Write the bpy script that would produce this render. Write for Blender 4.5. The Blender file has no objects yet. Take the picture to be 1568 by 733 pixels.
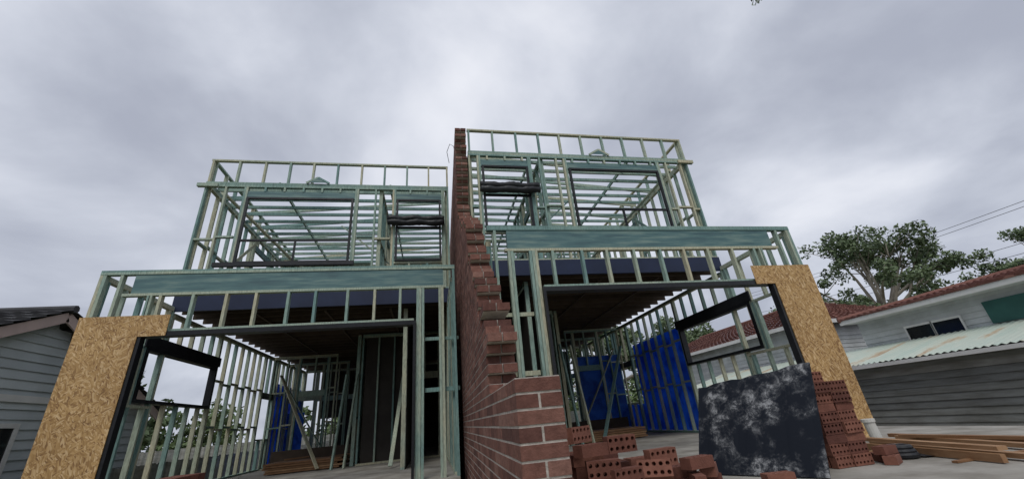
import bpy, math, random
from mathutils import Vector, Matrix
random.seed(7)
R=random.random
def U(a,b): return a+(b-a)*R()
scene=bpy.context.scene
scene.view_settings.view_transform='Standard'
scene.view_settings.look='None'
scene.view_settings.exposure=0

# ---------------------------------------------------------------- materials
def newmat(name):
    m=bpy.data.materials.new(name); m.use_nodes=True
    nt=m.node_tree; b=nt.nodes['Principled BSDF']
    return m,nt,b
def N(nt,t,**k):
    n=nt.nodes.new(t)
    for a,v in k.items(): setattr(n,a,v)
    return n
def ramp(nt,stops,interp='LINEAR'):
    n=nt.nodes.new('ShaderNodeValToRGB'); n.color_ramp.interpolation=interp
    e=n.color_ramp.elements
    while len(e)<len(stops): e.new(.5)
    for i,(p,c) in enumerate(stops):
        e[i].position=p; e[i].color=(c[0],c[1],c[2],1)
    return n
def mixc(nt,a,b,fac,mode='MIX'):
    n=nt.nodes.new('ShaderNodeMix'); n.data_type='RGBA'; n.blend_type=mode
    for s,v in ((6,a),(7,b),(0,fac)):
        if hasattr(v,'links'): nt.links.new(v,n.inputs[s])
        elif s==0: n.inputs[0].default_value=v
        else: n.inputs[s].default_value=(v[0],v[1],v[2],1)
    return n.outputs[2]
def coords(nt,scale=(1,1,1)):
    tc=N(nt,'ShaderNodeTexCoord'); mp=N(nt,'ShaderNodeMapping')
    mp.inputs['Scale'].default_value=scale
    nt.links.new(tc.outputs['Object'],mp.inputs[0]); return mp.outputs[0]
def noise(nt,scale,detail=4,co=None,rough=.6,dist=0):
    n=N(nt,'ShaderNodeTexNoise'); n.inputs['Scale'].default_value=scale
    n.inputs['Detail'].default_value=detail; n.inputs['Roughness'].default_value=rough
    n.inputs['Distortion'].default_value=dist
    nt.links.new(co if co else coords(nt),n.inputs['Vector']); return n.outputs[0]
def bump(nt,b,h,strength=.4,dist=.01):
    n=N(nt,'ShaderNodeBump'); n.inputs['Strength'].default_value=strength
    n.inputs['Distance'].default_value=dist
    nt.links.new(h,n.inputs['Height']); nt.links.new(n.outputs[0],b.inputs['Normal'])
def rnd(nt):
    a=N(nt,'ShaderNodeAttribute'); a.attribute_name='rnd'; return a.outputs['Fac']

def M_varied(name,stops,nscale=3,namt=.5,rough=.8,bmp=.2,bs=40,dark=(.5,.5,.5),spec=.3,co=(1,1,1)):
    m,nt,b=newmat(name)
    rp=ramp(nt,stops); nt.links.new(rnd(nt),rp.inputs[0])
    n=noise(nt,nscale,co=coords(nt,co)); r2=ramp(nt,[(.35,dark),(.65,(1,1,1))]); nt.links.new(n,r2.inputs[0])
    c=mixc(nt,rp.outputs[0],r2.outputs[0],namt,'MULTIPLY')
    nt.links.new(c,b.inputs['Base Color']); b.inputs['Roughness'].default_value=rough
    b.inputs['Specular IOR Level'].default_value=spec
    if bmp: bump(nt,b,noise(nt,bs,2),bmp,.01)
    return m

def M_timber():
    m,nt,b=newmat('treated_pine')
    rp=ramp(nt,[(0,(.58,.54,.38)),(.35,(.48,.53,.41)),(.7,(.33,.45,.385)),(1,(.20,.33,.31))])
    n=noise(nt,1.3,3); ad=N(nt,'ShaderNodeMath',operation='MULTIPLY_ADD')
    nt.links.new(n,ad.inputs[0]); ad.inputs[1].default_value=.9; 
    s=N(nt,'ShaderNodeMath',operation='SUBTRACT'); nt.links.new(rnd(nt),s.inputs[0]); s.inputs[1].default_value=.40
    nt.links.new(s.outputs[0],ad.inputs[2]); nt.links.new(ad.outputs[0],rp.inputs[0])
    n2=noise(nt,14,4,coords(nt,(4,4,.6))); r2=ramp(nt,[(.3,(.5,.5,.5)),(.6,(1,1,1))]); nt.links.new(n2,r2.inputs[0])
    c=mixc(nt,rp.outputs[0],r2.outputs[0],.85,'MULTIPLY')
    nt.links.new(c,b.inputs['Base Color']); b.inputs['Roughness'].default_value=.75
    b.inputs['Specular IOR Level'].default_value=.25
    return m
T=M_timber()
def M_lvl():
    m,nt,b=newmat('lvl_beam_teal')
    n=noise(nt,3,6,coords(nt,(.5,3,5))); rp=ramp(nt,[(.3,(.05,.105,.12)),(.5,(.085,.175,.18)),(.7,(.19,.28,.25))])
    nt.links.new(n,rp.inputs[0]); nt.links.new(rp.outputs[0],b.inputs['Base Color']); b.inputs['Roughness'].default_value=.6
    return m
LVL=M_lvl()
BLUEBEAM=M_varied('dark_blue_beam',[(0,(.014,.022,.055)),(1,(.022,.033,.075))],2,.5,.45,.1)
BLACK=M_varied('black_flashing',[(0,(.012,.013,.016)),(1,(.03,.032,.036))],5,.5,.4,.4,12)
JOIST=M_varied('floor_joist',[(0,(.075,.055,.04)),(1,(.13,.095,.07))],4,.5)
PLY=M_varied('floor_and_darkening_sheet',[(0,(.035,.032,.03)),(1,(.06,.05,.042))],3,.5)
def M_osb():
    m,nt,b=newmat('osb_sheet')
    co=coords(nt,(1,1,1)); w=N(nt,'ShaderNodeTexNoise'); w.inputs['Scale'].default_value=9; nt.links.new(co,w.inputs['Vector'])
    mx=mixc(nt,co,w.outputs['Color'],.02)
    outs=[]
    for sc,rot in (((1,1,4.2),.5),((1,1,4.2),-.8),((3.8,1,1),.25)):
        r=N(nt,'ShaderNodeVectorRotate'); r.rotation_type='Y_AXIS'; r.inputs['Angle'].default_value=rot
        nt.links.new(mx,r.inputs[0])
        mu=N(nt,'ShaderNodeVectorMath',operation='MULTIPLY'); nt.links.new(r.outputs[0],mu.inputs[0]); mu.inputs[1].default_value=(sc[0]*16,16,sc[2]*16)
        v=N(nt,'ShaderNodeTexVoronoi'); v.inputs['Scale'].default_value=1
        nt.links.new(mu.outputs[0],v.inputs['Vector']); outs.append(v.outputs['Color'])
    def mask(sc):
        v=N(nt,'ShaderNodeTexVoronoi'); v.inputs['Scale'].default_value=sc; nt.links.new(mx,v.inputs['Vector'])
        s_=N(nt,'ShaderNodeSeparateColor'); nt.links.new(v.outputs['Color'],s_.inputs[0])
        g=N(nt,'ShaderNodeMath',operation='GREATER_THAN'); g.inputs[1].default_value=.5; nt.links.new(s_.outputs[1],g.inputs[0]); return g.outputs[0]
    c=mixc(nt,outs[0],outs[1],mask(20)); c=mixc(nt,c,outs[2],mask(15))
    sx=N(nt,'ShaderNodeSeparateColor'); nt.links.new(c,sx.inputs[0])
    rp=ramp(nt,[(.0,(.24,.125,.045)),(.3,(.42,.25,.09)),(.7,(.54,.34,.14)),(1,(.70,.50,.27))]); nt.links.new(sx.outputs[0],rp.inputs[0])
    r2=ramp(nt,[(.3,(.72,.68,.64)),(.6,(1,1,1))]); nt.links.new(noise(nt,1.3,4),r2.inputs[0])
    c=mixc(nt,rp.outputs[0],r2.outputs[0],.8,'MULTIPLY')
    nt.links.new(c,b.inputs['Base Color']); b.inputs['Roughness'].default_value=.65
    return m
OSB=M_osb()
BRICK=M_varied('clay_brick',[(0,(.12,.055,.045)),(.4,(.18,.082,.064)),(.75,(.235,.11,.084)),(1,(.30,.165,.13))],18,.6,.9,.5,60,(.45,.42,.42))
BRICKN=M_varied('new_red_brick',[(0,(.12,.048,.036)),(.5,(.18,.073,.052)),(1,(.25,.108,.075))],12,.5,.9,.4,60,(.5,.48,.48))
MORTAR=M_varied('mortar',[(0,(.52,.47,.42)),(1,(.57,.52,.46))],14,.6,.95,.6,50)
CONC=M_varied('concrete',[(0,(.40,.38,.34)),(1,(.42,.40,.36))],1.7,.8,.9,.3,30,(.45,.43,.40))
WB_L=M_varied('weatherboard_grey',[(0,(.44,.48,.50)),(1,(.52,.56,.57))],1.5,.3,.6,.1)
WB_R=M_varied('weatherboard_old',[(0,(.21,.22,.215)),(.6,(.28,.29,.275)),(1,(.37,.37,.345))],2.5,.7,.8,.2,30,(.45,.42,.38),co=(1,.5,3))
WB_W=M_varied('weatherboard_white',[(0,(.50,.53,.54)),(1,(.60,.62,.62))],2,.6,.7,.1,dark=(.65,.64,.62))
TRIM=M_varied('painted_trim',[(0,(.66,.66,.64)),(1,(.75,.74,.72))],3,.2,.5,0)
PINK=M_varied('fascia_pink',[(0,(.56,.43,.40)),(1,(.62,.48,.44))],3,.3,.6,0)
GLASS=M_varied('dark_glass',[(0,(.01,.012,.015)),(1,(.02,.022,.026))],1,.1,.08,0,spec=.6)
TILE=M_varied('terracotta_tile',[(0,(.14,.06,.05)),(.6,(.21,.095,.075)),(1,(.30,.15,.12))],5,.6,.85,.4,25)
DTILE=M_varied('dark_tile',[(0,(.045,.045,.05)),(1,(.085,.085,.09))],5,.5,.8,.3,25)
def M_corr():
    m,nt,b=newmat('rusty_corrugated_iron')
    n=noise(nt,1.2,8,coords(nt,(.5,1.6,1))); rp=ramp(nt,[(.35,(.46,.55,.48)),(.55,(.54,.59,.51)),(.62,(.50,.42,.30)),(.75,(.30,.16,.08))])
    nt.links.new(n,rp.inputs[0]); nt.links.new(rp.outputs[0],b.inputs['Base Color']); b.inputs['Roughness'].default_value=.55
    return m
CORR=M_corr()
def M_panel():
    m,nt,b=newmat('stained_black_board')
    n=noise(nt,7,8,rough=.8,dist=.3); rp=ramp(nt,[(.44,(0,0,0)),(.53,(.12,.12,.12)),(.60,(.55,.55,.55)),(.74,(1,1,1))])
    n2=noise(nt,2.3,4,dist=.4); r2=ramp(nt,[(.44,(0,0,0)),(.58,(1,1,1))]); nt.links.new(n2,r2.inputs[0])
    nt.links.new(n,rp.inputs[0])
    f=mixc(nt,rp.outputs[0],r2.outputs[0],1,'MULTIPLY')
    c=mixc(nt,(.010,.013,.020),(.46,.47,.48),f); nt.links.new(c,b.inputs['Base Color']); b.inputs['Roughness'].default_value=.7
    b.inputs['Specular IOR Level'].default_value=.12
    return m
PANEL=M_panel()
def M_wrap():
    m,nt,b=newmat('blue_wall_wrap')
    n=noise(nt,2.5,5,dist=.5); rp=ramp(nt,[(.35,(.02,.11,.50)),(.6,(.06,.26,.80))])
    nt.links.new(n,rp.inputs[0]); nt.links.new(rp.outputs[0],b.inputs['Base Color']); b.inputs['Roughness'].default_value=.45
    bump(nt,b,noise(nt,5,3),.9,.03)
    tl=N(nt,'ShaderNodeBsdfTranslucent'); nt.links.new(rp.outputs[0],tl.inputs[0])
    mx=N(nt,'ShaderNodeMixShader'); mx.inputs[0].default_value=.6
    nt.links.new(b.outputs[0],mx.inputs[1]); nt.links.new(tl.outputs[0],mx.inputs[2])
    nt.links.new(mx.outputs[0],nt.nodes['Material Output'].inputs[0]); return m
WRAP=M_wrap()
PINE=M_varied('raw_pine',[(0,(.26,.14,.07)),(1,(.44,.27,.15))],6,.6,.7,.2,30,(.55,.45,.35),co=(1,.4,3))
PVC=M_varied('white_plastic',[(0,(.65,.65,.6)),(1,(.7,.7,.66))],3,.3,.5,0)
BARK=M_varied('gum_bark',[(0,(.26,.23,.19)),(1,(.42,.38,.32))],2,.6,.9,.4,10)
def M_leaf(name,a,b_):
    m,nt,b=newmat(name); rp=ramp(nt,[(0,a),(1,b_)]); nt.links.new(rnd(nt),rp.inputs[0])
    nt.links.new(rp.outputs[0],b.inputs['Base Color']); b.inputs['Roughness'].default_value=.6
    b.inputs['Specular IOR Level'].default_value=.3
    return m
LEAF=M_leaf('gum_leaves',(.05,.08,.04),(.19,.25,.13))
LEAF2=M_leaf('far_leaves',(.05,.08,.035),(.17,.23,.10))
def M_ground():
    m,nt,b=newmat('dirt_and_grass')
    n=noise(nt,.35,8,rough=.7); rp=ramp(nt,[(.38,(.05,.085,.03)),(.5,(.12,.12,.05)),(.58,(.20,.15,.10)),(.75,(.27,.21,.15))])
    nt.links.new(n,rp.inputs[0]); nt.links.new(rp.outputs[0],b.inputs['Base Color']); b.inputs['Roughness'].default_value=.95
    return m
GROUND=M_ground()
GREEN=M_varied('green_panel',[(0,(.03,.11,.10)),(1,(.05,.14,.12))],3,.4,.5,0)

# ---------------------------------------------------------------- mesh builder
class MB:
    def __init__(s): s.v=[];s.f=[];s.r=[]
    def add(s,vs,fs,r=None):
        if r is None: r=R()
        o=len(s.v); s.v+= [tuple(v) for v in vs]
        for f in fs: s.f.append(tuple(i+o for i in f)); s.r.append(r)
    def box(s,x0,x1,y0,y1,z0,z1,r=None,M=None):
        if x0>x1:x0,x1=x1,x0
        if y0>y1:y0,y1=y1,y0
        if z0>z1:z0,z1=z1,z0
        vs=[Vector(p) for p in ((x0,y0,z0),(x1,y0,z0),(x1,y1,z0),(x0,y1,z0),(x0,y0,z1),(x1,y0,z1),(x1,y1,z1),(x0,y1,z1))]
        if M: vs=[M@v for v in vs]
        s.add(vs,((0,3,2,1),(4,5,6,7),(0,1,5,4),(1,2,6,5),(2,3,7,6),(3,0,4,7)),r)
    def bar(s,a,b,w,d,up=(0,0,1),r=None):
        a=Vector(a);b=Vector(b);t=(b-a);L=t.length;t.normalize();u=Vector(up)
        sd=t.cross(u)
        if sd.length<1e-3: sd=t.cross(Vector((0,1,0)))
        sd.normalize(); u=sd.cross(t)
        M=Matrix((sd,t,u)).transposed().to_4x4(); M.translation=a
        s.box(-w/2,w/2,0,L,-d/2,d/2,r,M)
    def tube(s,pts,rad,n=8,r=None,cap=True,jit=0):
        if r is None:r=R()
        o=len(s.v)
        for i,p in enumerate(pts):
            p=Vector(p); t=(Vector(pts[min(i+1,len(pts)-1)])-Vector(pts[max(i-1,0)])).normalized()
            x=t.cross(Vector((.13,.2,1)));
            if x.length<.05:x=t.cross(Vector((1,0,0)))
            x.normalize();y=t.cross(x); rr=rad[i] if isinstance(rad,(list,tuple)) else rad
            for k in range(n):
                a=2*math.pi*k/n; q=rr*(1+U(-jit,jit)); s.v.append(tuple(p+x*q*math.cos(a)+y*q*math.sin(a)))
        for i in range(len(pts)-1):
            for k in range(n):
                s.f.append((o+i*n+k,o+i*n+(k+1)%n,o+(i+1)*n+(k+1)%n,o+(i+1)*n+k)); s.r.append(r)
        if cap:
            s.f.append(tuple(o+k for k in range(n))[::-1]); s.r.append(r)
            s.f.append(tuple(o+(len(pts)-1)*n+k for k in range(n))); s.r.append(r)
    def obj(s,name,mat,parent=None,smooth=False):
        me=bpy.data.meshes.new(name); me.from_pydata(s.v,[],s.f); me.update()
        at=me.attributes.new('rnd','FLOAT','FACE'); at.data.foreach_set('value',s.r)
        if smooth: me.polygons.foreach_set('use_smooth',[True]*len(me.polygons))
        me.materials.append(mat)
        o=bpy.data.objects.new(name,me); scene.collection.objects.link(o)
        if parent: o.parent=parent
        return o
def empty(name):
    e=bpy.data.objects.new(name,None); scene.collection.objects.link(e); return e

# ---------------------------------------------------------------- stud wall
def wall(mb,x0,y0,x1,y1,z0,z1,sp=.45,ops=(),nog=True,lint=None,brace=False,dbl=True):
    d=Vector((x1-x0,y1-y0,0));L=d.length;t=d.normalized();n=Vector((-t.y,t.x,0))
    M=Matrix((t,n,Vector((0,0,1)))).transposed().to_4x4(); M.translation=Vector((x0,y0,0))
    D=.045
    mb.box(0,L,-D,D,z0,z0+.045,None,M)
    zt=z1-(.09 if dbl else .045)
    mb.box(0,L,-D,D,zt,zt+.045,None,M)
    if dbl: mb.box(.002,L-.002,-D+.002,D-.002,zt+.045,z1,None,M)
    ss=[]
    k=0;s=.0225
    while s<L-.03: ss.append(s); s+=sp
    ss.append(L-.0225)
    def inop(s): 
        for o in ops:
            if o[0]-.1<s<o[1]+.1: return o
    full=[]
    for s in ss:
        o=inop(s)
        if not o:
            mb.box(s-.0225,s+.0225,-D,D,z0+.045,zt,None,M); full.append(s)
        elif o[0]+.05<s<o[1]-.05:
            if o[2]>z0+.15: mb.box(s-.0225,s+.0225,-D,D,z0+.045,o[2]-.045,None,M)
            if o[3]+.22<zt-.03: mb.box(s-.0225,s+.0225,-D,D,o[3]+.19,zt,None,M)
    for o in ops:
        for e,sg in ((o[0],-1),(o[1],1)):
            for j in (0,1):
                c=e+sg*(.0225+.047*j)
                mb.box(c-.0225,c+.0225,-D+.002*j,D-.002*j,z0+.045,zt,None,M)
            full.append(e+sg*.0925)
        if o[2]>z0+.15: mb.box(o[0],o[1],-D,D,o[2]-.045,o[2],None,M)
        (lint or mb).box(o[0],o[1],-.03,.03,o[3],o[3]+.19,None,M)
    full.sort()
    if nog:
        H=zt-z0; rows=[.5] if H<3 else [.36,.68]
        for i in range(len(full)-1):
            a,b=full[i]+.0225,full[i+1]-.0225
            mid=(a+b)/2
            if b-a<.1 or any(o[0]<mid<o[1] for o in ops): continue
            for rr in rows:
                z=z0+H*rr+(.03 if i%2 else -.03)
                mb.box(a,b,-D+.004,D-.004,z-.0225,z+.0225,None,M)

duplex=empty('timber_frame_duplex')
fr=MB(); lv=MB(); bb=MB(); jo=MB(); ply=MB(); blk=MB(); osb=MB(); wrap=MB(); roll=MB(); site=MB()

def unit(x0,sg,Y0,dz,seed):
    random.seed(seed)
    W=6.0 if sg>0 else 6.1
    X=lambda q:x0+sg*q
    # ---- front portal
    zb0,zb1=3.26+dz,3.60+dz; zh=2.53+dz*.8
    fy=Y0+.045
    lv.box(X(.52),X(5.75),fy-.035,fy+.035,zb0,zb1)
    fr.box(X(0),X(W-.02),fy-.05,fy+.05,zb1+.001,zb1+.046)
    fr.box(X(0),X(W-.02),fy-.047,fy+.047,zb1+.047,zb1+.08)
    fr.box(X(.40),X(5.8),fy-.045,fy+.045,zb0-.046,zb0-.001)
    fr.box(X(.9),X(5.2),fy-.045,fy+.045,zh+.05,zh+.095)
    q=.95
    while q<5.2:
        qq=q+U(-.03,.03); fr.box(X(qq),X(qq+.045),fy-.045,fy+.045,zh+.096,zb0-.047); q+=.5
    # black flashing round opening
    blk.box(X(.86),X(5.24),Y0-.06,Y0+.12,zh-.03,zh+.045)
    blk.box(X(.86),X(.905),Y0-.06,Y0+.06,0,zh-.031)
    blk.box(X(5.195),X(5.24),Y0-.06,Y0-.01,0,zh-.031)
    # corner posts & jamb studs
    for qa in (.0,.048,.30,.78,.813):
        fr.box(X(qa),X(qa+.045),fy-.045,fy+.045,.045,zb1 if qa<.4 else zb0-.047)
    for qa in (5.245,5.292,5.345,5.66,5.71,5.93):
        fr.box(X(qa),X(qa+.045),fy-.044,fy+.044,.0,(zb0-.047) if qa<5.72 else zb1)
    fr.box(X(5.40),X(6.02),fy+.05,fy+.09,1.32,1.39)
    fr.box(X(5.40),X(6.02),fy+.05,fy+.09,2.22,2.28)
    # osb (notched)
    osb.box(X(-.02),X(.855),Y0-.075,Y0-.062,-.05,zh-.03)
    osb.box(X(-.02),X(1.25),Y0-.076,Y0-.063,zh-.028,2.85+dz*.8)
    # ---- side wall
    for (s0,s1,top) in ((.1,2.06,zb1),):
        wall(fr,X(.045),Y0+s0,X(.045),Y0+s1,0,1.62,.45,[],False,dbl=False)
        wall(fr,X(.045),Y0+s0,X(.045),Y0+s1,2.62,top,.45,[],False)
        for k in range(2): fr.box(X(0),X(.09),Y0+.1+k*.05,Y0+.145+k*.05,1.62,2.62)
        for k in range(3): fr.box(X(0),X(.09),Y0+1.35+k*.05,Y0+1.395+k*.05,1.62,2.62)
    wall(fr,X(.045),Y0+2.1,X(.045),Y0+12,0,3.48+dz,.45,[(0.02,2.2,1.72,2.6),(5.5,6.5,.9,2.1),(8.2,9.0,.9,2.1)],True,lint=blk)
    # side window frame (black reveal)
    wy0,wy1=Y0+1.5,Y0+4.3
    xi,xo=X(.12),X(-.03)
    blk.box(xi,xo,wy0,wy1,2.60,2.66); blk.box(xi,xo,wy0,wy1,1.66,1.72)
    blk.box(xi,xo,wy0,wy0+.06,1.721,2.599); blk.box(xi,xo,wy1-.06,wy1,1.721,2.599)
    blk.box(X(.095),X(.125),wy0-.1,wy1+.1,2.661,2.88)
    # ---- upper floor
    Yu=Y0+2.08; zf=3.86+dz
    bb.box(X(.02),X(W-.02),Yu-.06,Yu-.01,3.50+dz,3.855+dz)
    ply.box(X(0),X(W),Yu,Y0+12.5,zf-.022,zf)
    y=Yu+.3
    while y<Y0+12.4:
        jo.box(X(.05),X(W-.05),y,y+.045,3.53+dz,3.79+dz); 
        y+=.45
    for q in (1.5,3.0,4.5): jo.box(X(q),X(q+.05),Yu+.35,Y0+12.3,3.50+dz,3.528+dz)
    zt=6.80+dz
    big=(.98,3.55,4.60+dz,6.40+dz); sm=(4.6,5.8,4.6+dz,6.4+dz)
    if sg>0: wall(fr,X(0),Yu+.045,X(W),Yu+.045,zf,zt,.45,[big,sm],True,lint=lv)
    else:
        inv=lambda o:(W-o[1],W-o[0],o[2],o[3])
        wall(fr,X(W),Yu+.045,X(0),Yu+.045,zf,zt,.45,[inv(sm),inv(big)],True,lint=lv)
    Yb=Y0+11.5
    sops=[(3.0,4.2,5.0+dz,6.3+dz),(6.5,7.7,5.0+dz,6.3+dz)]
    wall(fr,X(.045),Yu+.1,X(.045),Yb,zf,zt,.45,sops,True,lint=lv)
    wall(fr,X(W-.045),Yu+.1,X(W-.045),Yb,zf,zt,.6,[],True)
    wall(fr,X(.1),Yb,X(W-.1),Yb,zf,zt,.45,[(1.2,3.0,4.7+dz,6.3+dz),(4.2,5.2,4.7+dz,6.3+dz)] ,True,lint=lv)
    wall(fr,X(.1),Yu+5.6,X(3.2),Yu+5.6,zf,zt,.45,[(2.0,2.8,zf,6.0+dz)],True)
    wall(fr,X(4.2),Yu+.1,X(4.2),Yu+3.8,zf,zt,.45,[(1.5,2.3,zf,6.0+dz)],True)
    wall(fr,X(4.2),Yu+5.2,X(W-.1),Yu+5.2,zf,zt,.45,[],True)
    wall(fr,X(3.25),Yu+5.7,X(3.25),Yb-.1,zf,zt,.45,[(1.5,2.3,zf,6.0+dz)],True)
    # parapet band
    zp=7.53+dz
    def band(xa,ya,xb,yb,sp=.6):
        d=Vector((xb-xa,yb-ya,0));L=d.length;t=d.normalized();n=Vector((-t.y,t.x,0))
        M=Matrix((t,n,Vector((0,0,1)))).transposed().to_4x4();M.translation=(xa,ya,0)
        fr.box(0,L,-.045,.045,zt+.002,zt+.047,None,M); fr.box(0,L,-.045,.045,zp-.045,zp,None,M)
        s=.02
        while s<L-.06: 
            fr.box(s,s+.045,-.045,.045,zt+.048,zp-.046,None,M); s+=sp+U(-.02,.02)
        fr.box(L-.05,L-.005,-.044,.044,zt+.048,zp-.046,None,M)
    band(X(0),Yu+.045,X(W),Yu+.045) if sg>0 else band(X(W),Yu+.045,X(0),Yu+.045)
    band(X(.045),Yu+.1,X(.045),Yb)
    # outriggers at corner
    for k in range(2):
        fr.box(X(-.16),X(.3),Yu-.012-.05*k,Yu+.03-.05*k,zt-.12-.0,zt-.03)
    # little triangular bracket
    c=X(2.6)
    fr.bar((c-.28,Yu-.02,zt+.05),(c,Yu-.02,zt+.22),.04,.05); fr.bar((c+.28,Yu-.02,zt+.05),(c,Yu-.023,zt+.22),.04,.05)
    lv.add([(c-.2,Yu-.045,zt+.05),(c+.2,Yu-.045,zt+.05),(c,Yu-.045,zt+.19)],[(0,1,2)])
    # ceiling joists spanning across
    y=Yu+.35
    while y<Yb:
        fr.box(X(.1),X(W-.1),y,y+.045,zt-.02,zt+.07,.55+.45*R()); y+=.42+U(-.04,.04)
    for q in (1.6,4.4): fr.box(X(q),X(q+.045),Yu+.15,Yb,zt+.072,zt+.16)
    y=Yu+1.0
    while y<Yb:      # sloping roof rafters
        fr.bar((X(.1),y,zt+.15),(X(W-.1),y,zt+.62),.045,.09); y+=.9
    # bracing timbers
    fr.bar((X(.3),Yu+.4,zt-.1),(X(3.0),Yu+3.8,zf+.3),.09,.035)
    fr.bar((X(5.5),Yu+1.0,zf+.1),(X(2.8),Yu+2.2,zt-.1),.09,.035)
    fr.bar((X(.12),Yu+.5,zf+.1),(X(.12),Yu+3.2,zt-.1),.02,.09)
    fr.bar((X(.2),Yu+3,zt-.2),(X(3.4),Yu+3.2,zf+.6),.07,.035)
    # ---- window frames (black aluminium), slightly proud
    def wfr(o,trans,mull):
        a,b,z0,z1=o; y0,y1=Yu-.05,Yu+.02
        blk.box(X(a+.02),X(b-.02),y0,y1,z1-.06,z1-.01); blk.box(X(a+.02),X(b-.02),y0,y1,z0+.01,z0+.05)
        blk.box(X(a+.02),X(a+.07),y0,y1,z0+.051,z1-.061); blk.box(X(b-.07),X(b-.02),y0,y1,z0+.051,z1-.061)
        if trans:
            zt_=z0+trans; blk.box(X(a+.071),X(b-.071),y0+.01,y1-.01,zt_-.025,zt_+.025)
            if mull: blk.box(X((a+b)/2-.02),X((a+b)/2+.02),y0+.012,y1-.012,z0+.051,zt_-.026)
    wfr(big,.6,True); wfr(sm,.95,False)
    blk.box(X(big[0]-.35),X(big[1]+.12),Yu-.14,Yu-.051,big[2]-.10,big[2]-.005)
    # rolled black flashing across the small window
    for (zc,rr) in ((5.745,.085),(5.63,.09)):
        pts=[(X(4.42+k*.0535),Yu-.155+U(-.006,.006),zc+dz+.012*math.sin(k*.5+zc*9)) for k in range(28)]
        roll.tube(pts,[rr*(.85+.2*math.sin(k*.35+zc*5)**2) for k in range(28)],10,jit=.10)
    # ---- ground floor partitions
    wall(fr,X(.1),Y0+8.2,X(2.2),Y0+8.2,0,3.48+dz,.45,[(.9,1.75,0,2.1)],True)
    wall(fr,X(3.4),Y0+5.2,X(3.4),Y0+12,0,3.48+dz,.45,[(2.2,3.1,0,2.1)],True)
    wall(fr,X(3.5),Y0+5.2,X(W-.1),Y0+5.2,0,3.48+dz,.45,[(1.3,2.2,0,2.1)],False)
    wall(fr,X(4.9),Y0+2.4,X(4.9),Y0+5.1,0,3.48+dz,.45,[],True)
    wall(fr,X(W-.06),Y0+.2,X(W-.06),Y0+12,0,3.48+dz,.45,[],False)
    wall(fr,X(.1),Y0+12,X(W-.1),Y0+12,0,3.48+dz,.45,[(.6,2.6,0,2.2),(4.2,5.2,0,2.1)],True)
    wall(fr,X(.1),Y0+9.9,X(2.3),Y0+9.9,0,3.48+dz,.3,[(.3,1.2,0,2.1)],True)
    fr.bar((X(2.6),Y0+5.0,.05),(X(1.0),Y0+6.3,2.6),.09,.035)
    fr.bar((X(4.6),Y0+3.0,.05),(X(4.8),Y0+4.8,2.7),.09,.035)
    fr.bar((X(3.3),Y0+6.0,.1),(X(3.3),Y0+8.6,2.8),.02,.09)
    fr.bar((X(2.2),Y0+8.0,.1),(X(.4),Y0+8.1,2.8),.09,.03)
    # dark sheets added to stand in for the shade inside the rooms
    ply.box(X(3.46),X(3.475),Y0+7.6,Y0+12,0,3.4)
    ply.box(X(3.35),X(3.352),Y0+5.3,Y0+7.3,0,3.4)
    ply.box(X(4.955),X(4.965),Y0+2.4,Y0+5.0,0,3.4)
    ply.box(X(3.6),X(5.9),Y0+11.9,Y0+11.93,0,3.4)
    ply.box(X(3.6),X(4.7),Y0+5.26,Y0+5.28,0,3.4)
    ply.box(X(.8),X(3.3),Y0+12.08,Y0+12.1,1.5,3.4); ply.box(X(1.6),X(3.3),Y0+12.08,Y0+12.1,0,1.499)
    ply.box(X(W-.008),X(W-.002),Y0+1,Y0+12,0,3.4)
    # rigid wrap on the outside of the side wall
    if sg<0: wrap.box(X(-.012),X(-.003),Y0+4.42,Y0+7.4,.05,2.75)
    wrap.box(X(-.012),X(-.003),Y0+8.7,Y0+12,.0,2.7)
    if sg<0: wrap.box(X(-.012),X(-.003),Y0+7.41,Y0+8.69,0,.85); wrap.box(X(.2),X(1.9),Y0+8.26,Y0+8.27,0,2.6)
    else: wrap.box(X(.2),X(.8),Y0+9.96,Y0+9.97,0,1.7)
    jo.box(X(.6),X(3.2),Y0+7.6,Y0+7.64,0,.5)
    # stacked sheets and offcuts lying inside
    for k in range(5):
        site.box(X(1.2+U(0,.1)),X(3.0+U(0,.2)),Y0+5.2+U(0,.1),Y0+6.3,.02+k*.05,.06+k*.05)
    for k in range(7):
        a=U(.8,3.0); site.bar((X(a),Y0+U(6.6,7.4),.03+.04*k),(X(a+U(.6,1.4)),Y0+U(6.9,7.5),.05+.04*k),.09,.035)
    for k in range(2):
        a=3.0+k*.3; fr.bar((X(a),Y0+4.7,.0),(X(a+.12),Y0+5.12,2.3+U(0,.5)),.045,.07)
unit(-5.53,1,7.5,0.0,11)
unit(7.0,-1,5.95,.09,23)
fr.obj('stud_frames',T,duplex); lv.obj('lvl_beams',LVL,duplex); bb.obj('edge_beams',BLUEBEAM,duplex)
jo.obj('floor_joists',JOIST,duplex); ply.obj('floor_and_darkening_sheets',PLY,duplex); blk.obj('window_frames_and_flashing',BLACK,duplex)
osb.obj('osb_cladding',OSB,duplex); wrap.obj('blue_wrap',WRAP,duplex); roll.obj('flashing_rolls',BLACK,duplex,True)
site.obj('stacked_timber',PINE)

# ---------------------------------------------------------------- slab + ground
g=MB(); g.add([(-600,-600,-.85),(600,-600,-.85),(600,600,-.85),(-600,600,-.85)],[(0,1,2,3)]); g.obj('ground',GROUND)
s=MB(); s.box(-5.56,.44,7.4,20.2,-.84,-.002); s.obj('concrete_slab',CONC)
s=MB(); s.box(.95,8.6,2.4,18.4,-.84,-.004); s.obj('concrete_slab',CONC)

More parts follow.
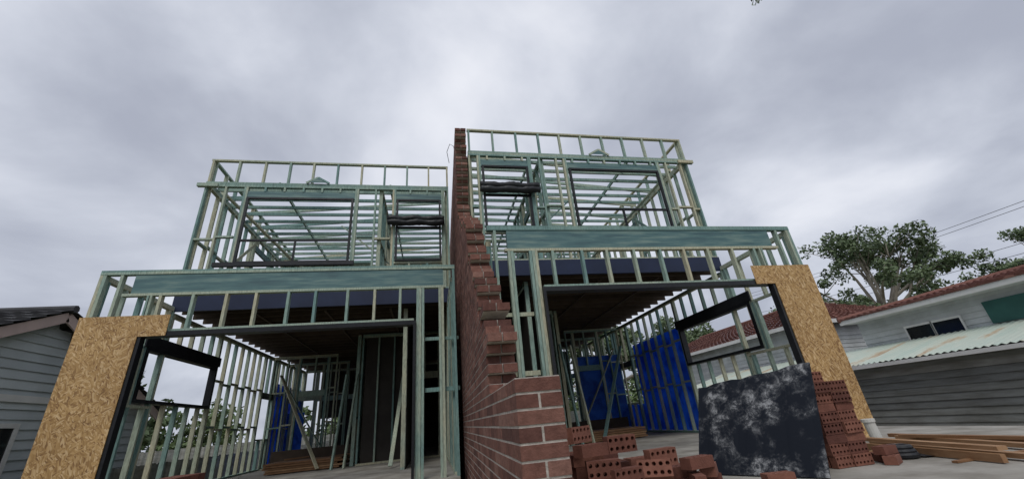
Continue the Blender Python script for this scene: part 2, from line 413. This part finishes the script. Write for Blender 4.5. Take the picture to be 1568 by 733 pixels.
# ---------------------------------------------------------------- party wall
pw=empty('brick_party_wall'); pw.location=(.465,2.36,0); pw.rotation_euler=(0,0,-.022)
prof=[(.99,0),(1.0,1.39),(1.5,1.39),(1.8,1.65),(2.35,2.35),(3.1,3.15),(3.6,3.35),(4.1,4.2),(5.0,5.7),(5.02,5.75),(99,5.75)]
def sy(z):
    if z<=.99: return 0
    for (za,ya),(zb,yb) in zip(prof,prof[1:]):
        if za<=z<=zb: return ya+(yb-ya)*(z-za)/(zb-za+1e-6)
    return 5.75
br=MB(); mo=MB(); random.seed(3)
c=0; z=-.84; END=15.5; j=.0068
while z<7.45:
    s0=sy(z+.04)
    par=c%2
    if s0>0:
        k=math.floor(s0/.24); s0=k*.24+(.12 if par else 0)
        if R()<.2: s0+=.24
    def bk(x0,x1,y0,y1):
        e=U(-.0012,.0012); e2=U(-.0015,.0015)
        br.box(x0+e,x1+e,y0+e2,y1+e2,z+j+U(-.001,.001),z+.086-j)
    y=s0
    if s0==0 and par==0:
        bk(0,.27,0,.107); y=.12
    while y<END:
        Lb=.227
        bk(0,.128,y,y+Lb); bk(.142,.27,y,y+Lb); y+=.24
    m0=s0+(.0035 if s0==0 else .03)
    mo.box(.0028,.2672,m0,END,z+.0005,z+.0855,.5)
    z+=.086; c+=1
br.obj('bricks',BRICK,pw); mo.obj('mortar_joints',MORTAR,pw)

# ---------------------------------------------------------------- extruded (holed) bricks
def hbrick(mb,M,r=None):
    if r is None:r=R()
    L,B,H=.23,.11,.076; nx,ny=5,2; cx,cy=L/nx,B/ny; rad=.0145
    vs=[];fs=[]
    for i in range(nx):
        for jn in range(ny):
            ox,oy=-L/2+cx*(i+.5),-B/2+cy*(jn+.5)
            o=len(vs)
            ring=[(-1,-1),(0,-1),(1,-1),(1,0),(1,1),(0,1),(-1,1),(-1,0)]
            for zz in (H,0):
                for (a,b) in ring: vs.append((ox+a*cx/2,oy+b*cy/2,zz))
                for k in range(8):
                    an=math.radians(225+45*k); vs.append((ox+rad*math.cos(an),oy+rad*math.sin(an),zz))
            for k in range(8):
                k2=(k+1)%8
                fs.append((o+k,o+k2,o+8+k2,o+8+k)); fs.append((o+16+k2,o+16+k,o+24+k,o+24+k2))
                fs.append((o+8+k,o+8+k2,o+24+k2,o+24+k))
    o=len(vs); vs+=[(-L/2,-B/2,0),(L/2,-B/2,0),(L/2,B/2,0),(-L/2,B/2,0),(-L/2,-B/2,H),(L/2,-B/2,H),(L/2,B/2,H),(-L/2,B/2,H)]
    for f in ((0,1,5,4),(1,2,6,5),(2,3,7,6),(3,0,4,7)): fs.append(tuple(o+a for a in f))
    mb.add([M@Vector(v) for v in vs],fs,r)
def place(mb,x,y,z,rz=0,rx=0,ry=0):
    hbrick(mb,Matrix.Translation((x,y,z))@Matrix.Rotation(rz,4,'Z')@Matrix.Rotation(rx,4,'X')@Matrix.Rotation(ry,4,'Y'))
random.seed(5)
st=MB(); z=0; row=0
while z<.82:
    edge=row%3!=2
    h=.112 if edge else .079
    for k in range(2):
        for dpt in range(4):
            xx=4.17+k*.236+U(-.015,.015)+z*.05; yy=4.0+dpt*(.082 if edge else .116)+U(-.012,.012)
            if edge: place(st,xx,yy+.038,z+.055,U(-.06,.06),math.pi/2)
            else: place(st,xx,yy+.02,z,U(-.1,.1))
    z+=h; row+=1
for k in range(2): place(st,4.24,4.1+k*.09,z+.055,.05,math.pi/2)
for (x,y,zz,rz) in ((4.62,3.85,.0,.5),(4.72,4.05,0,1.1),(4.66,3.92,.08,.2)): place(st,x,y,zz,rz)
st.obj('brick_stack',BRICKN)
pl=MB()
for lay in range(6):
    z=lay*.078
    for i in range(5):
        for jn in range(3):
            x=1.13+i*.242; y=3.25+jn*.13
            if lay*.9+i*.75+R()*1.1>5.6: continue
            if lay==5 and i>1: continue
            place(pl,x+U(-.03,.03),y+U(-.02,.02),z,U(-.12,.12))
for (x,y,z,rz,rx) in ((1.10,3.02,.468,.3,0),(1.35,3.12,.52,.1,1.57),(1.15,2.98,.39,-.2,1.57),(1.62,3.06,.41,.15,1.57),(1.55,3.0,.33,-.5,1.2),(1.95,3.1,.30,.2,0),(2.1,3.2,.23,.9,0),(1.85,3.05,.22,1.2,1.57),(2.2,3.1,.05,.4,1.57),(1.05,3.2,.6,.6,1.5),(1.28,2.95,.33,.2,1.57)): place(pl,x,y,z,rz,rx)
pl.obj('loose_brick_pile',BRICKN)
b2=MB()
place(b2,2.80,3.35,0,.1);place(b2,2.82,3.36,.078,-.2);place(b2,3.02,3.28,0,.7);place(b2,2.66,3.3,0,1.0)
b2.obj('loose_bricks',BRICKN)
b3=MB()
for lay in range(17):
    for i in range(3):
        for jn in range(4):
            if lay>=15 and (i!=1): continue
            place(b3,-2.25+i*.238+U(-.008,.008),3.9+jn*.115,-.74+lay*.0775,U(-.03,.03))
b3.box(-2.5,-1.55,3.8,4.4,-.85,-.742)
b3.obj('brick_pallet',BRICKN)

# ---------------------------------------------------------------- black board leaning
pn=MB()
A=Vector((2.97,4.72,.0));B=Vector((3.58,3.62,0));C=Vector((4.16,3.93,1.03));D=Vector((3.45,5.02,.90))
n=(B-A).cross(D-A).normalized()*.018
K=12
vs=[]
for i in range(K+1):
    t=i/K
    b0=A.lerp(B,t); t0=D.lerp(C,t)+Vector((0,0,U(-.012,.012) if 0<i<K else 0))
    vs+=[b0,t0,b0+n,t0+n]
fs=[]
for i in range(K):
    a=4*i;b=4*(i+1)
    fs+=[(a,a+1,b+1,b),(a+2,b+2,b+3,a+3),(a+1,a+3,b+3,b+1),(a,b,b+2,a+2)]
fs+=[(0,2,3,1),(4*K,4*K+1,4*K+3,4*K+2)]
pn.add(vs,fs)
pn.obj('leaning_formwork_board',PANEL)

# ---------------------------------------------------------------- timbers, roll, pipe on slab
tb=MB()
tb.bar((5.55,4.9,.115),(5.12,3.22,.115),.09,.035); tb.bar((5.80,5.0,.04),(5.25,3.1,.04),.09,.045)
tb.bar((5.48,4.95,.04),(5.05,3.2,.04),.045,.07); tb.bar((6.5,5.2,.04),(5.9,3.2,.04),.09,.045); tb.bar((6.3,5.0,.08),(6.3,2.9,.08),.09,.035); tb.bar((6.62,5.4,.05),(6.2,2.9,.05),.07,.045)
for y in (3.5,4.6): tb.bar((4.9,y,.008),(6.5,y,.008),.05,.018)
tb.obj('timber_offcuts',PINE)
rl=MB(); 
for k in range(3): rl.tube([(5.0+.13*math.cos(a*.4)*(1-.12*k),4.05+.13*math.sin(a*.4)*(1-.12*k),.03+k*.035) for a in range(17)],.03,8)
rl.add([(5.1,3.9,.012),(5.55,3.7,.03),(5.6,3.95,.012),(5.15,4.15,.03)],[(0,1,2,3)])
rl.obj('black_poly_roll',BLACK,smooth=False)
pp=MB(); pp.tube([(6.25,5.3,0),(6.22,5.3,.26)],.07,14); pp.tube([(6.22,5.3,.26),(6.219,5.3,.30)],.085,14); pp.obj('pvc_stormwater_pipe',PVC)

# ---------------------------------------------------------------- weatherboard helper (walls facing +/-X or -Y)
def boards_x(mb,x,face,yl,yh,z0,z1,h=.15):
    z=z0
    while z<z1-.01:
        zt=min(z+h,z1); a,b=yl(z+.07),yh(z+.07)
        if b-a>.05:
            p=.028*face
            vs=[(x+p,a,z-.01),(x+p,b,z-.01),(x+.003*face,b,zt),(x+.003*face,a,zt),(x-.02*face,a,z-.01),(x-.02*face,b,z-.01)]
            mb.add(vs,[(0,1,2,3),(4,5,1,0)])
        z+=h
def boards_y(mb,y,xa,xb,z0,z1,h=.15):
    z=z0
    while z<z1-.01:
        zt=min(z+h,z1)
        mb.add([(xa,y-.022,z-.01),(xb,y-.022,z-.01),(xb,y-.003,zt),(xa,y-.003,zt),(xa,y+.02,z-.01),(xb,y+.02,z-.01)],[(0,1,2,3),(4,5,1,0)]); z+=h
def tiled(mb,ridge_a,ridge_b,eave_a,eave_b,rows=14,cols=40):
    ra,rb,ea,eb=map(Vector,(ridge_a,ridge_b,eave_a,eave_b))
    nrm=(eb-ea).cross(ra-ea).normalized()
    if nrm.z<0:nrm=-nrm
    for i in range(rows):
        t0,t1=i/rows,(i+1)/rows
        for k in range(cols):
            u0,u1=k/cols,(k+1)/cols; us=[u0,(u0+u1)/2,u1-.12*(u1-u0)]
            up=[(ea.lerp(eb,u)).lerp(ra.lerp(rb,u),t1)+nrm*.004 for u in us]
            lo=[(ea.lerp(eb,u)).lerp(ra.lerp(rb,u),t0)+nrm*(.045+(.025 if q==1 else 0)) for q,u in enumerate(us)]
            lo2=[(ea.lerp(eb,u)).lerp(ra.lerp(rb,u),t0) for u in us]
            up.append((ea.lerp(eb,u1)).lerp(ra.lerp(rb,u1),t1)+nrm*.004); lo.append((ea.lerp(eb,u1)).lerp(ra.lerp(rb,u1),t0)+nrm*.03); lo2.append((ea.lerp(eb,u1)).lerp(ra.lerp(rb,u1),t0))
            mb.add(lo+up+lo2,[(0,1,5,4),(1,2,6,5),(2,3,7,6),(8,9,1,0),(9,10,2,1),(10,11,3,2)])

# ---- left neighbour
ln=empty('weatherboard_garage')
ax,az,sl=9.6,3.42,.47
w=MB(); X0=-7.6; half=3.6
boards_x(w,X0,1,lambda z:max(ax-half,ax-(az-z)/sl),lambda z:min(ax+half,ax+(az-z)/sl),-.8,az,.17)
boards_y(w,ax-half,-14,X0,-.8,az-sl*half)
w.obj('boards',WB_L,ln)
w=MB(); w.add([(X0-.03,ax-half,-.85),(X0-.03,ax+half,-.85),(X0-.03,ax+half,az-sl*half),(X0-.03,ax,az),(X0-.03,ax-half,az-sl*half)],[(0,1,2,3,4)])
w.add([(-14,ax+half,-.85),(X0-.03,ax+half,-.85),(X0-.03,ax+half,az-sl*half),(-14,ax+half,az-sl*half)],[(0,1,2,3)])
w.obj('wall_core',WB_L,ln)
w=MB()
for sgn in (1,-1):
    w.bar((X0+.22,ax,az+.06),(X0+.22,ax+sgn*(half+.3),az+.06-sl*(half+.3)),.035,.19)
w.obj('barge_boards',PINK,ln)
w=MB()
for sgn in (-1,1):
    e=az+.20-sl*(half+.35)
    tiled(w,(X0+.3,ax,az+.2),(-14,ax,az+.2),(X0+.3,ax+sgn*(half+.35),e),(-14,ax+sgn*(half+.35),e),14,24)
w.tube([(X0+.32,ax,az+.23),(-14,ax,az+.23)],.08,8)
w.obj('roof',DTILE,ln)
w=MB(); w.box(X0+.0,X0+.045,ax-half,ax+half,1.86,1.98); w.box(X0,X0+.05,8.1,9.68,1.42,1.5);w.box(X0,X0+.05,9.6,9.68,.1,1.419);w.box(X0,X0+.05,8.1,8.18,.1,1.419);w.box(X0,X0+.06,8.1,9.68,.02,.099);w.box(X0,X0+.045,8.86,8.91,.1,1.419)
w.obj('trim',TRIM,ln)
w=MB(); w.box(X0,X0+.03,8.18,9.6,.1,1.42); w.obj('window_glass',GLASS,ln)

# ---- right neighbours
rn=empty('weatherboard_house')
w=MB(); boards_x(w,12,-1,lambda z:3.0,lambda z:18.0,-.85,1.25,.16); boards_y(w,3.0,12,14,-.85,1.25,.16); w.obj('lean_to_boards',WB_R,rn)
w=MB(); boards_x(w,14,-1,lambda z:4.0,lambda z:10.9,1.5,2.7,.15); boards_y(w,4.0,14,20,-.85,2.7); w.obj('house_boards',WB_W,rn)
w=MB(); w.box(12.02,13.9,3.03,17.9,-.8,1.2); w.box(14.03,20,4.03,10.8,-.8,2.65); w.obj('wall_core',WB_R,rn)
w=MB()
yy=2.7;vs=[];cnt=0
while yy<18.3:
    d=.018*math.sin(yy/.15*2*math.pi)
    vs.append((11.78,yy,1.28+d)); vs.append((14.02,yy,1.86+d)); yy+=.0375; cnt+=1
w.add(vs,[(2*i,2*i+1,2*i+3,2*i+2) for i in range(cnt-1)]); w.obj('corrugated_roof',CORR,rn,smooth=True)
w=MB(); w.box(11.68,11.78,2.7,18.2,1.16,1.25); w.box(13.52,13.6,3.6,11.1,2.63,2.77); w.box(13.6,14.0,3.62,11.0,2.63,2.65)
for (a,b) in ((8.2,8.85),(8.9,9.55)):
    w.box(13.93,13.97,a-.04,b+.04,2.18,2.24);w.box(13.93,13.97,a-.04,b+.04,1.74,1.80)
    w.box(13.93,13.97,a-.04,a,1.801,2.179);w.box(13.93,13.97,b,b+.04,1.801,2.179)
w.obj('gutters_and_window_trim',TRIM,rn)
w=MB(); w.box(13.95,13.985,8.2,8.85,1.8,2.18); w.box(13.95,13.985,8.9,9.55,1.8,2.18); w.obj('window_glass',GLASS,rn)
w=MB(); w.box(13.92,13.965,5.9,7.6,1.87,2.42); w.obj('green_awning_window',GREEN,rn)
w=MB()
tiled(w,(17.0,3.7,3.42),(17.0,8.6,3.42),(13.5,3.7,2.76),(13.5,11.1,2.76),12,34)
tiled(w,(17.0,3.7,3.42),(17.0,8.6,3.42),(20.5,3.7,2.76),(20.5,11.1,2.76),12,34)
tiled(w,(17.0,8.6,3.42),(17.0,8.601,3.42),(13.5,11.1,2.76),(20.5,11.1,2.76),12,30)
w.tube([(17,3.7,3.45),(17,8.6,3.45),(13.5,11.1,2.8)],.09,8)
w.obj('tiled_roof',TILE,rn)
r2=empty('tiled_roof_house')
w=MB(); boards_x(w,14.2,-1,lambda z:13.0,lambda z:26.0,-.85,3.1,.15); boards_y(w,13,14.2,21,-.85,3.1); w.obj('boards',WB_W,r2)
w=MB(); w.box(14.23,21,13.03,25.9,-.8,3.0); w.obj('wall_core',WB_R,r2)
w=MB(); tiled(w,(17.6,15.5,4.55),(17.6,24.0,4.55),(13.8,12.6,3.15),(13.8,26.4,3.15),14,44); tiled(w,(17.6,15.5,4.55),(17.6,15.501,4.55),(21.4,12.6,3.15),(13.8,12.6,3.15),14,24)
w.tube([(17.6,15.5,4.58),(17.6,24,4.58)],.09,8); w.tube([(13.8,12.6,3.2),(17.6,15.5,4.58)],.08,8)
w.obj('roof',TILE,r2)
w=MB(); w.box(13.72,13.8,12.55,26.4,3.02,3.16); w.box(13.72,21.4,12.5,12.549,3.02,3.16); w.obj('gutter',TRIM,r2)

# ---------------------------------------------------------------- trees
def leafclump(mb,c,r,n,size,flat=.75):
    base=R()
    for _ in range(n):
        d=Vector((random.gauss(0,1),random.gauss(0,1),random.gauss(0,1))).normalized()*(R()**.45)*r
        d.z*=flat; p=Vector(c)+d
        a=Vector((U(-1,1),U(-1,1),U(-1,1))).normalized(); b=a.cross(Vector((U(-1,1),U(-1,1),U(-1,1)))).normalized()
        s1=size*U(.6,1.4); s2=s1*.5
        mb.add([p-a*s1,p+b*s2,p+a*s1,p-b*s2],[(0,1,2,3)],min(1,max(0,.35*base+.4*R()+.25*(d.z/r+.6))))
def gum(name,loc,H,crown,seed,nl=12,per=260,size=.28,cr=(.09,.20)):
    random.seed(seed); e=empty(name); e.location=loc
    tr=MB(); lf=MB()
    pts=[(0,0,0)]; 
    for i in range(1,7): pts.append((pts[-1][0]+U(-.2,.25),pts[-1][1]+U(-.2,.2),H*.5*i/6))
    tr.tube(pts,[.42*H/14*(1-.09*i) for i in range(7)],10)
    for k in range(nl):
        an=k*2.4+U(-.4,.4); rr=crown*U(.2,1)
        zz=H*(.50+.5*(1-(rr/crown)**2))*U(.74,1)
        st_=Vector(pts[random.choice((3,4,5,6))]); en=Vector((rr*math.cos(an),rr*math.sin(an),zz))
        mid=st_.lerp(en,.5)+Vector((U(-.5,.5),U(-.5,.5),-.3+U(0,.8)))
        tr.tube([st_,st_.lerp(mid,.5)+Vector((0,0,.1)),mid,mid.lerp(en,.6),en],[.2,.16,.12,.07,.03],6)
        for q in range(5):
            o=Vector((random.gauss(0,1),random.gauss(0,1),random.gauss(0,.6)))*crown*.15
            cc=en+o; tr.tube([mid.lerp(en,.6),cc],[.05,.02],5)
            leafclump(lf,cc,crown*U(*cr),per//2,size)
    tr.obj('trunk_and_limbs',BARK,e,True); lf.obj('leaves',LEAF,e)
gum('gum_tree',(42.2,30,-.85),16.0,7.4,1,32,240,.17,(.08,.17))
gum('gum_tree',(64.5,28.5,-.85),16.0,6.8,2,26,230,.18,(.08,.17))
gum('gum_tree',(25,38,-.85),9.5,5,3,14,200,.2)
gum('gum_tree',(14,32,-.85),8.5,4.5,4,13,200,.2)
gum('gum_tree',(-19,27,-.85),6.4,3.6,6,12,180,.18)
random.seed(9)
dt=MB()
for k in range(70):
    x=-75+k*2.6+U(-1,1); y=52+U(-5,5)+abs(x)*.05
    dt.tube([(x,y,-.85),(x+U(-.3,.3),y,2.5)],[.25,.12],6)
    for q in range(3): leafclump(dt,(x+U(-1.5,1.5),y+U(-1,1),U(.6,4.2)),U(1.2,2.2),110,.35)
dt.obj('distant_trees',LEAF2)
random.seed(12)
og=empty('overhanging_gum_tree'); tr=MB(); lf=MB()
tr.tube([(9,-5,-.85),(8.8,-4.8,2.5),(8.5,-4.2,5.5),(8.2,-3.2,7.5)],[.35,.3,.24,.16],12)
tr.tube([(8.5,-4.2,5.5),(7.8,-1.5,8.0),(6.6,2.0,9.0),(6.1,3.6,8.6),(6.05,3.9,7.6)],[.16,.1,.05,.02,.006],8)
tr.tube([(7.8,-1.5,8.0),(5.6,1.2,8.8),(4.0,3.2,8.3),(3.62,3.85,7.95)],[.08,.05,.02,.005],8)
tr.tube([(8.2,-3.2,7.5),(9.5,-5,10),(10,-6,12)],[.16,.1,.05],8)
for (c,n_) in (((6.05,3.92,7.55),34),((6.2,3.6,8.4),60),((3.60,3.86,8.0),14),((4.0,3.2,8.5),50)):
    for _ in range(n_):
        p=Vector(c)+Vector((U(-.07,.07),U(-.07,.07),U(-.08,.2)))*(1 if n_<40 else 2.2); a=Vector((U(-.6,.6),U(-.6,.6),-1)).normalized()*.09; b=a.cross(Vector((U(-1,1),U(-1,1),.2))).normalized()*.013
        lf.add([p,p+a*.5+b,p+a,p+a*.5-b],[(0,1,2,3)])
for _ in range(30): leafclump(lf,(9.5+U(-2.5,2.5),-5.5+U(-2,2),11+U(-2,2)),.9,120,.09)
tr.obj('trunk_and_limbs',BARK,og,True); lf.obj('leaves',LEAF,og)

# ---------------------------------------------------------------- power lines
pw2=empty('power_line')
wr=MB()
def wire(a,b,sag,rad=.02):
    pts=[]
    for i in range(25):
        t=i/24; p=Vector(a).lerp(Vector(b),t); p.z-=sag*4*t*(1-t); pts.append(p)
    wr.tube(pts,rad,5)
for k,(dx,dz_) in enumerate(((0,0),(.5,.55),(1.0,-2.4),(1.5,-3.1))):
    wire((47+dx,52,14.5+dz_),(41+dx,2,11.2+dz_*.9),.7)
wr.obj('cables',BLACK,pw2)
po=MB(); po.tube([(47.7,52,-.85),(47.7,52,15.5)],[.18,.12],10); po.bar((46.2,52,14.4),(49.2,52,14.4),.1,.12)
po.tube([(41.7,2,-.85),(41.7,2,12.3)],[.18,.12],10); po.bar((40.4,2,11.15),(43.2,2,11.15),.1,.12); po.obj('poles',BARK,pw2)
cb=MB(); cb.tube([(.50,9.3,7.45),(.44,9.2,7.75),(.52,9.1,7.95),(.62,9.0,7.8),(.66,9.0,7.4)],.008,6); cb.obj('conduit_loop',BLACK)
fe=empty('paling_fence'); w=MB(); random.seed(4)
y=-1
while y<32:
    w.box(-6.9,-6.88,y,y+.1,-.85,.55+U(-.02,.02)); y+=.104
w.obj('palings',WB_R,fe)
fe=empty('paling_fence'); w=MB(); x=-30
while x<30:
    w.box(x,x+.14,33,33.02,-.85,.95+U(-.02,.02)); x+=.145
w.obj('palings',WB_R,fe)

# ---------------------------------------------------------------- world
wd=bpy.data.worlds.new('World'); scene.world=wd; wd.use_nodes=True; nt=wd.node_tree; nt.nodes.clear()
out=N(nt,'ShaderNodeOutputWorld'); bgc=N(nt,'ShaderNodeBackground'); bgs=N(nt,'ShaderNodeBackground'); mx=N(nt,'ShaderNodeMixShader')
sky=N(nt,'ShaderNodeTexSky'); sky.sky_type='NISHITA'; sky.sun_disc=False; sky.sun_elevation=math.radians(50); sky.sun_rotation=math.radians(200)
nt.links.new(sky.outputs[0],bgs.inputs[0]); bgs.inputs[1].default_value=.08
tc=N(nt,'ShaderNodeTexCoord'); sp=N(nt,'ShaderNodeSeparateXYZ'); nt.links.new(tc.outputs['Generated'],sp.inputs[0])
def mth(op,a,b=None):
    n=N(nt,'ShaderNodeMath',operation=op)
    for i,v in enumerate((a,b)):
        if v is None: continue
        if hasattr(v,'links'): nt.links.new(v,n.inputs[i])
        else: n.inputs[i].default_value=v
    return n.outputs[0]
zz=mth('ADD',mth('MAXIMUM',sp.outputs[2],0),.38)
cx=mth('DIVIDE',sp.outputs[0],zz); cy=mth('DIVIDE',sp.outputs[1],zz)
cb_=N(nt,'ShaderNodeCombineXYZ'); nt.links.new(cx,cb_.inputs[0]); nt.links.new(cy,cb_.inputs[1])
n1=noise(nt,2.1,8,cb_.outputs[0],.52,.25)
n2=noise(nt,.9,3,cb_.outputs[0],.5,.2)
dt_=N(nt,'ShaderNodeVectorMath',operation='DOT_PRODUCT'); nt.links.new(tc.outputs['Generated'],dt_.inputs[0]); dt_.inputs[1].default_value=(.08,.60,.79)
glow=mth('MULTIPLY',mth('POWER',mth('MAXIMUM',dt_.outputs[1],0),9),.09)
f=mth('ADD',mth('ADD',mth('MULTIPLY',n1,.55),mth('MULTIPLY',n2,.45)),glow)
rp=ramp(nt,[(.40,(.36,.385,.465)),(.48,(.47,.50,.58)),(.56,(.62,.65,.73)),(.66,(.82,.835,.89))]); rp.color_ramp.interpolation='B_SPLINE'
nt.links.new(f,rp.inputs[0]); nt.links.new(rp.outputs[0],bgc.inputs[0]); bgc.inputs[1].default_value=1.13
mx.inputs[0].default_value=.06; nt.links.new(bgc.outputs[0],mx.inputs[1]); nt.links.new(bgs.outputs[0],mx.inputs[2]); nt.links.new(mx.outputs[0],out.inputs[0])
sd=bpy.data.lights.new('sun','SUN'); sd.energy=1.2; sd.angle=math.radians(20); sd.color=(1,.97,.92)
so=bpy.data.objects.new('sun',sd); scene.collection.objects.link(so)
az=math.radians(200); el=math.radians(50)
dv=Vector((math.sin(az)*math.cos(el),math.cos(az)*math.cos(el),math.sin(el)))
so.rotation_euler=dv.to_track_quat('Z','Y').to_euler()

# ---------------------------------------------------------------- camera
cd=bpy.data.cameras.new('camera'); cam=bpy.data.objects.new('camera',cd); scene.collection.objects.link(cam)
x=Vector((.9798,-.1792,-.0887)).normalized(); fw=Vector((.1999,.8887,.4127)); fw=(fw-x*fw.dot(x)).normalized()
up=x.cross(fw)
M=Matrix((x,up,-fw)).transposed().to_4x4(); M.translation=(0,0,.75); cam.matrix_world=M
cd.sensor_width=36; cd.lens=13.89; cd.clip_end=2000; cd.clip_start=.05
scene.camera=cam
